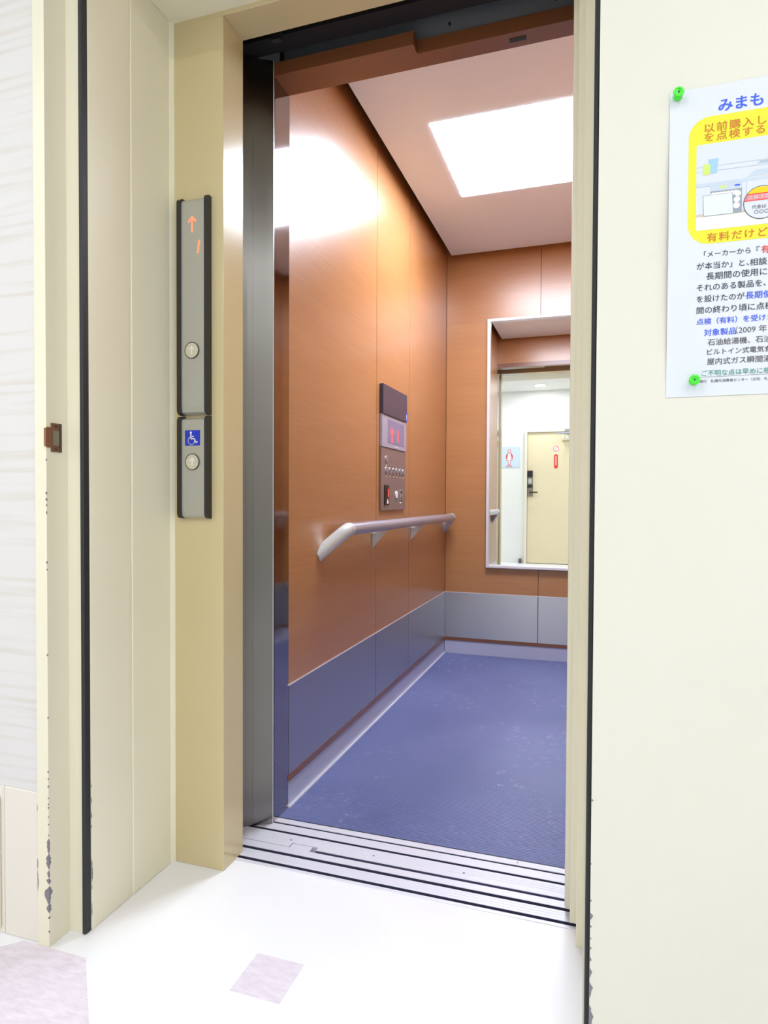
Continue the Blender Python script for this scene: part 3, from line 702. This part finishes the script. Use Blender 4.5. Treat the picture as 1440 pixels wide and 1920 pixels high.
obj('lock_band', box(-.945, -.873, HY+.052, HY+.060, 1.064, 1.104, .002), M_BLACK, lk)
obj('lever_handle', tube(bmesh.new(), [(-.910, HY+.05, .998), (-.910, HY+.085, .998), (-.900, HY+.092, .998), (-.800, HY+.092, .998)], [.012, .012, .0125, .0105], 14), mat('lever_bronze', (74, 58, 42), rough=.35, metal=.6), d3, smooth=True)
cl = obj('door_closer', box(-.485, -.25, HY+.034, HY+.085, 1.715, 1.775, .006, 2), M_FRAMEP, d3, smooth=True)
obj('closer_arm', tube(bmesh.new(), [(-.40, HY+.06, 1.775), (-.40, HY+.06, 1.80), (-.55, HY+.17, 1.80), (-.33, HY+.075, 1.822), (-.33, HY+.06, 1.84)], .010, 10), M_RAIL, cl, smooth=True)
obj('closer_shoe', box(-.45, -.25, HY+.06, HY+.075, 1.836, 1.866, .003), M_RAIL, cl)
tag(obj('door_stop', box(-1.060, -1.024, HY+.001, HY+.05, .0, .062, .006, 2), mat('stop_grey', (96, 92, 88), rough=.6)), 'small grey door stop at the foot of the restroom door frame', 'door stop')

ps = empty('restroom_sign', (-1.205, HY, 1.347)); tag(ps, 'pale blue wall sign with a red outlined woman figure', 'sign')
bd = obj('sign_board', box(-1.352, -1.058, HY+.001, HY+.007, 1.347, 1.646, .002), M_SIGNBLUE, ps)
ys0, ys1 = HY+.007, HY+.0085
fig = bmesh.new(); fx = -1.205
def P(x, z): return (fx+x, 1.4+z)
prism(fig, [P(x, z) for x, z in disc_pts(0, .188, .022, 20)], 1, ys0, ys1)
body = [(-.028, .155), (.028, .155), (.050, .115), (.048, .072), (.038, .070), (.034, .104), (.026, .124), (.026, .110), (.044, .050), (.018, .046), (.016, -.016), (.0, -.018), (-.016, -.016), (-.018, .046), (-.044, .050), (-.026, .110), (-.026, .124), (-.034, .104), (-.038, .070), (-.048, .072), (-.050, .115)]
prism(fig, [P(*p) for p in body], 1, ys0, ys1)
obj('figure_outline', fig, M_PINK, bd)
fig = bmesh.new()
prism(fig, [P(x, z) for x, z in disc_pts(0, .188, .014, 20)], 1, ys1, ys1+.0006)
ib = [(-.020, .147), (.020, .147), (.019, .110), (.034, .058), (.011, .054), (.009, -.009), (-.009, -.009), (-.011, .054), (-.034, .058), (-.019, .110)]
prism(fig, [P(*p) for p in ib], 1, ys1, ys1+.0006)
obj('figure_fill', fig, mat('sign_white', (240, 236, 240), rough=.4), bd)
for i in range(5): obj('caption_mark', box(fx-.042+.0172*i, fx-.042+.0172*i+.0145, ys0, ys1, 1.363, 1.375), M_PINK, bd)

ns = empty('prohibition_sign', (-.563, HY+.034, 1.56)); tag(ns, 'round white no-entry style sticker with red rim on the restroom door', 'sign')
yd = HY+.0342
def disc_y(cx, cz, r, y0, y1, n=32): return prism(bmesh.new(), disc_pts(cx, cz, r, n), 1, y0, y1)
sb = obj('sticker_base', disc_y(-.563, 1.600, .042, yd, yd+.001), mat('sticker_white', (244, 240, 242), rough=.4), ns)
obj('sticker_rim', (lambda b_: ring(b_, -.563, 1.600, .031, .039, yd+.001, yd+.0018))(bmesh.new()), M_PINK, sb)
obj('sticker_bar', prism(bmesh.new(), [(-.585, 1.574), (-.580, 1.570), (-.541, 1.626), (-.546, 1.630)], 1, yd+.001, yd+.0018), M_PINK, sb)
bl = empty('notice_sticker', (-.563, HY+.034, 1.326)); tag(bl, 'upright red rounded sticker with pale writing on the restroom door', 'sign')
pill = [(-.563+x, z) for x, z in ([(.027*math.cos(a), 1.499+.027*math.sin(a)) for a in [PI*i/10 for i in range(11)]] + [(.027*math.cos(a), 1.353+.027*math.sin(a)) for a in [PI+PI*i/10 for i in range(11)]])]
pb = obj('sticker_base', prism(bmesh.new(), pill, 1, yd, yd+.001), mat('sticker_red', (222, 72, 58), rough=.4), bl)
for k in range(7): obj('writing_mark', box(-.573, -.553, yd+.001, yd+.0016, 1.376+.0185*k, 1.390+.0185*k), mat('sticker_pale', (246, 190, 184), rough=.5), pb)

# recessed downlights in the hall ceiling
spots = [(-.752, -1.48, 'round recessed downlight nearest the restroom door'), (.55, -1.48, 'rear downlight one to the right of the restroom door'), (-2.05, -1.48, 'rear downlight at the left end of the hall'), (1.75, -1.48, 'rear downlight at the right end of the hall'),
         (-.752, -.42, 'front downlight straight before the elevator'), (.55, -.42, 'front downlight before the poster wall'), (-2.05, -.42, 'front downlight at the left end of the hall'), (1.75, -.42, 'front downlight at the right end of the hall')]
for x, y, lab in spots:
    r = empty('downlight', (x, y, HC)); tag(r, lab, 'downlight', 'hall ceiling downlights')
    obj('trim_ring', lathe(bmesh.new(), [(.085, 0), (.085, -.004), (.072, -.007), (.066, -.004), (.066, 0)], (x, y, HC), 'z', 36), M_WHITE, r, smooth=True)
    obj('lens', lathe(bmesh.new(), [(.0655, -.0045), (.0655, -.0055), (.05, -.0075)], (x, y, HC), 'z', 32), M_LENS, r, smooth=True)
    ld = bpy.data.lights.new('downlight_lamp', 'AREA'); ld.shape = 'DISK'; ld.size = .13; ld.energy = HALL_WATT; ld.color = HALL_COL
    lo = bpy.data.objects.new('downlight_lamp', ld); COL.objects.link(lo); lo.parent = r; lo.location = (0, 0, -.012)
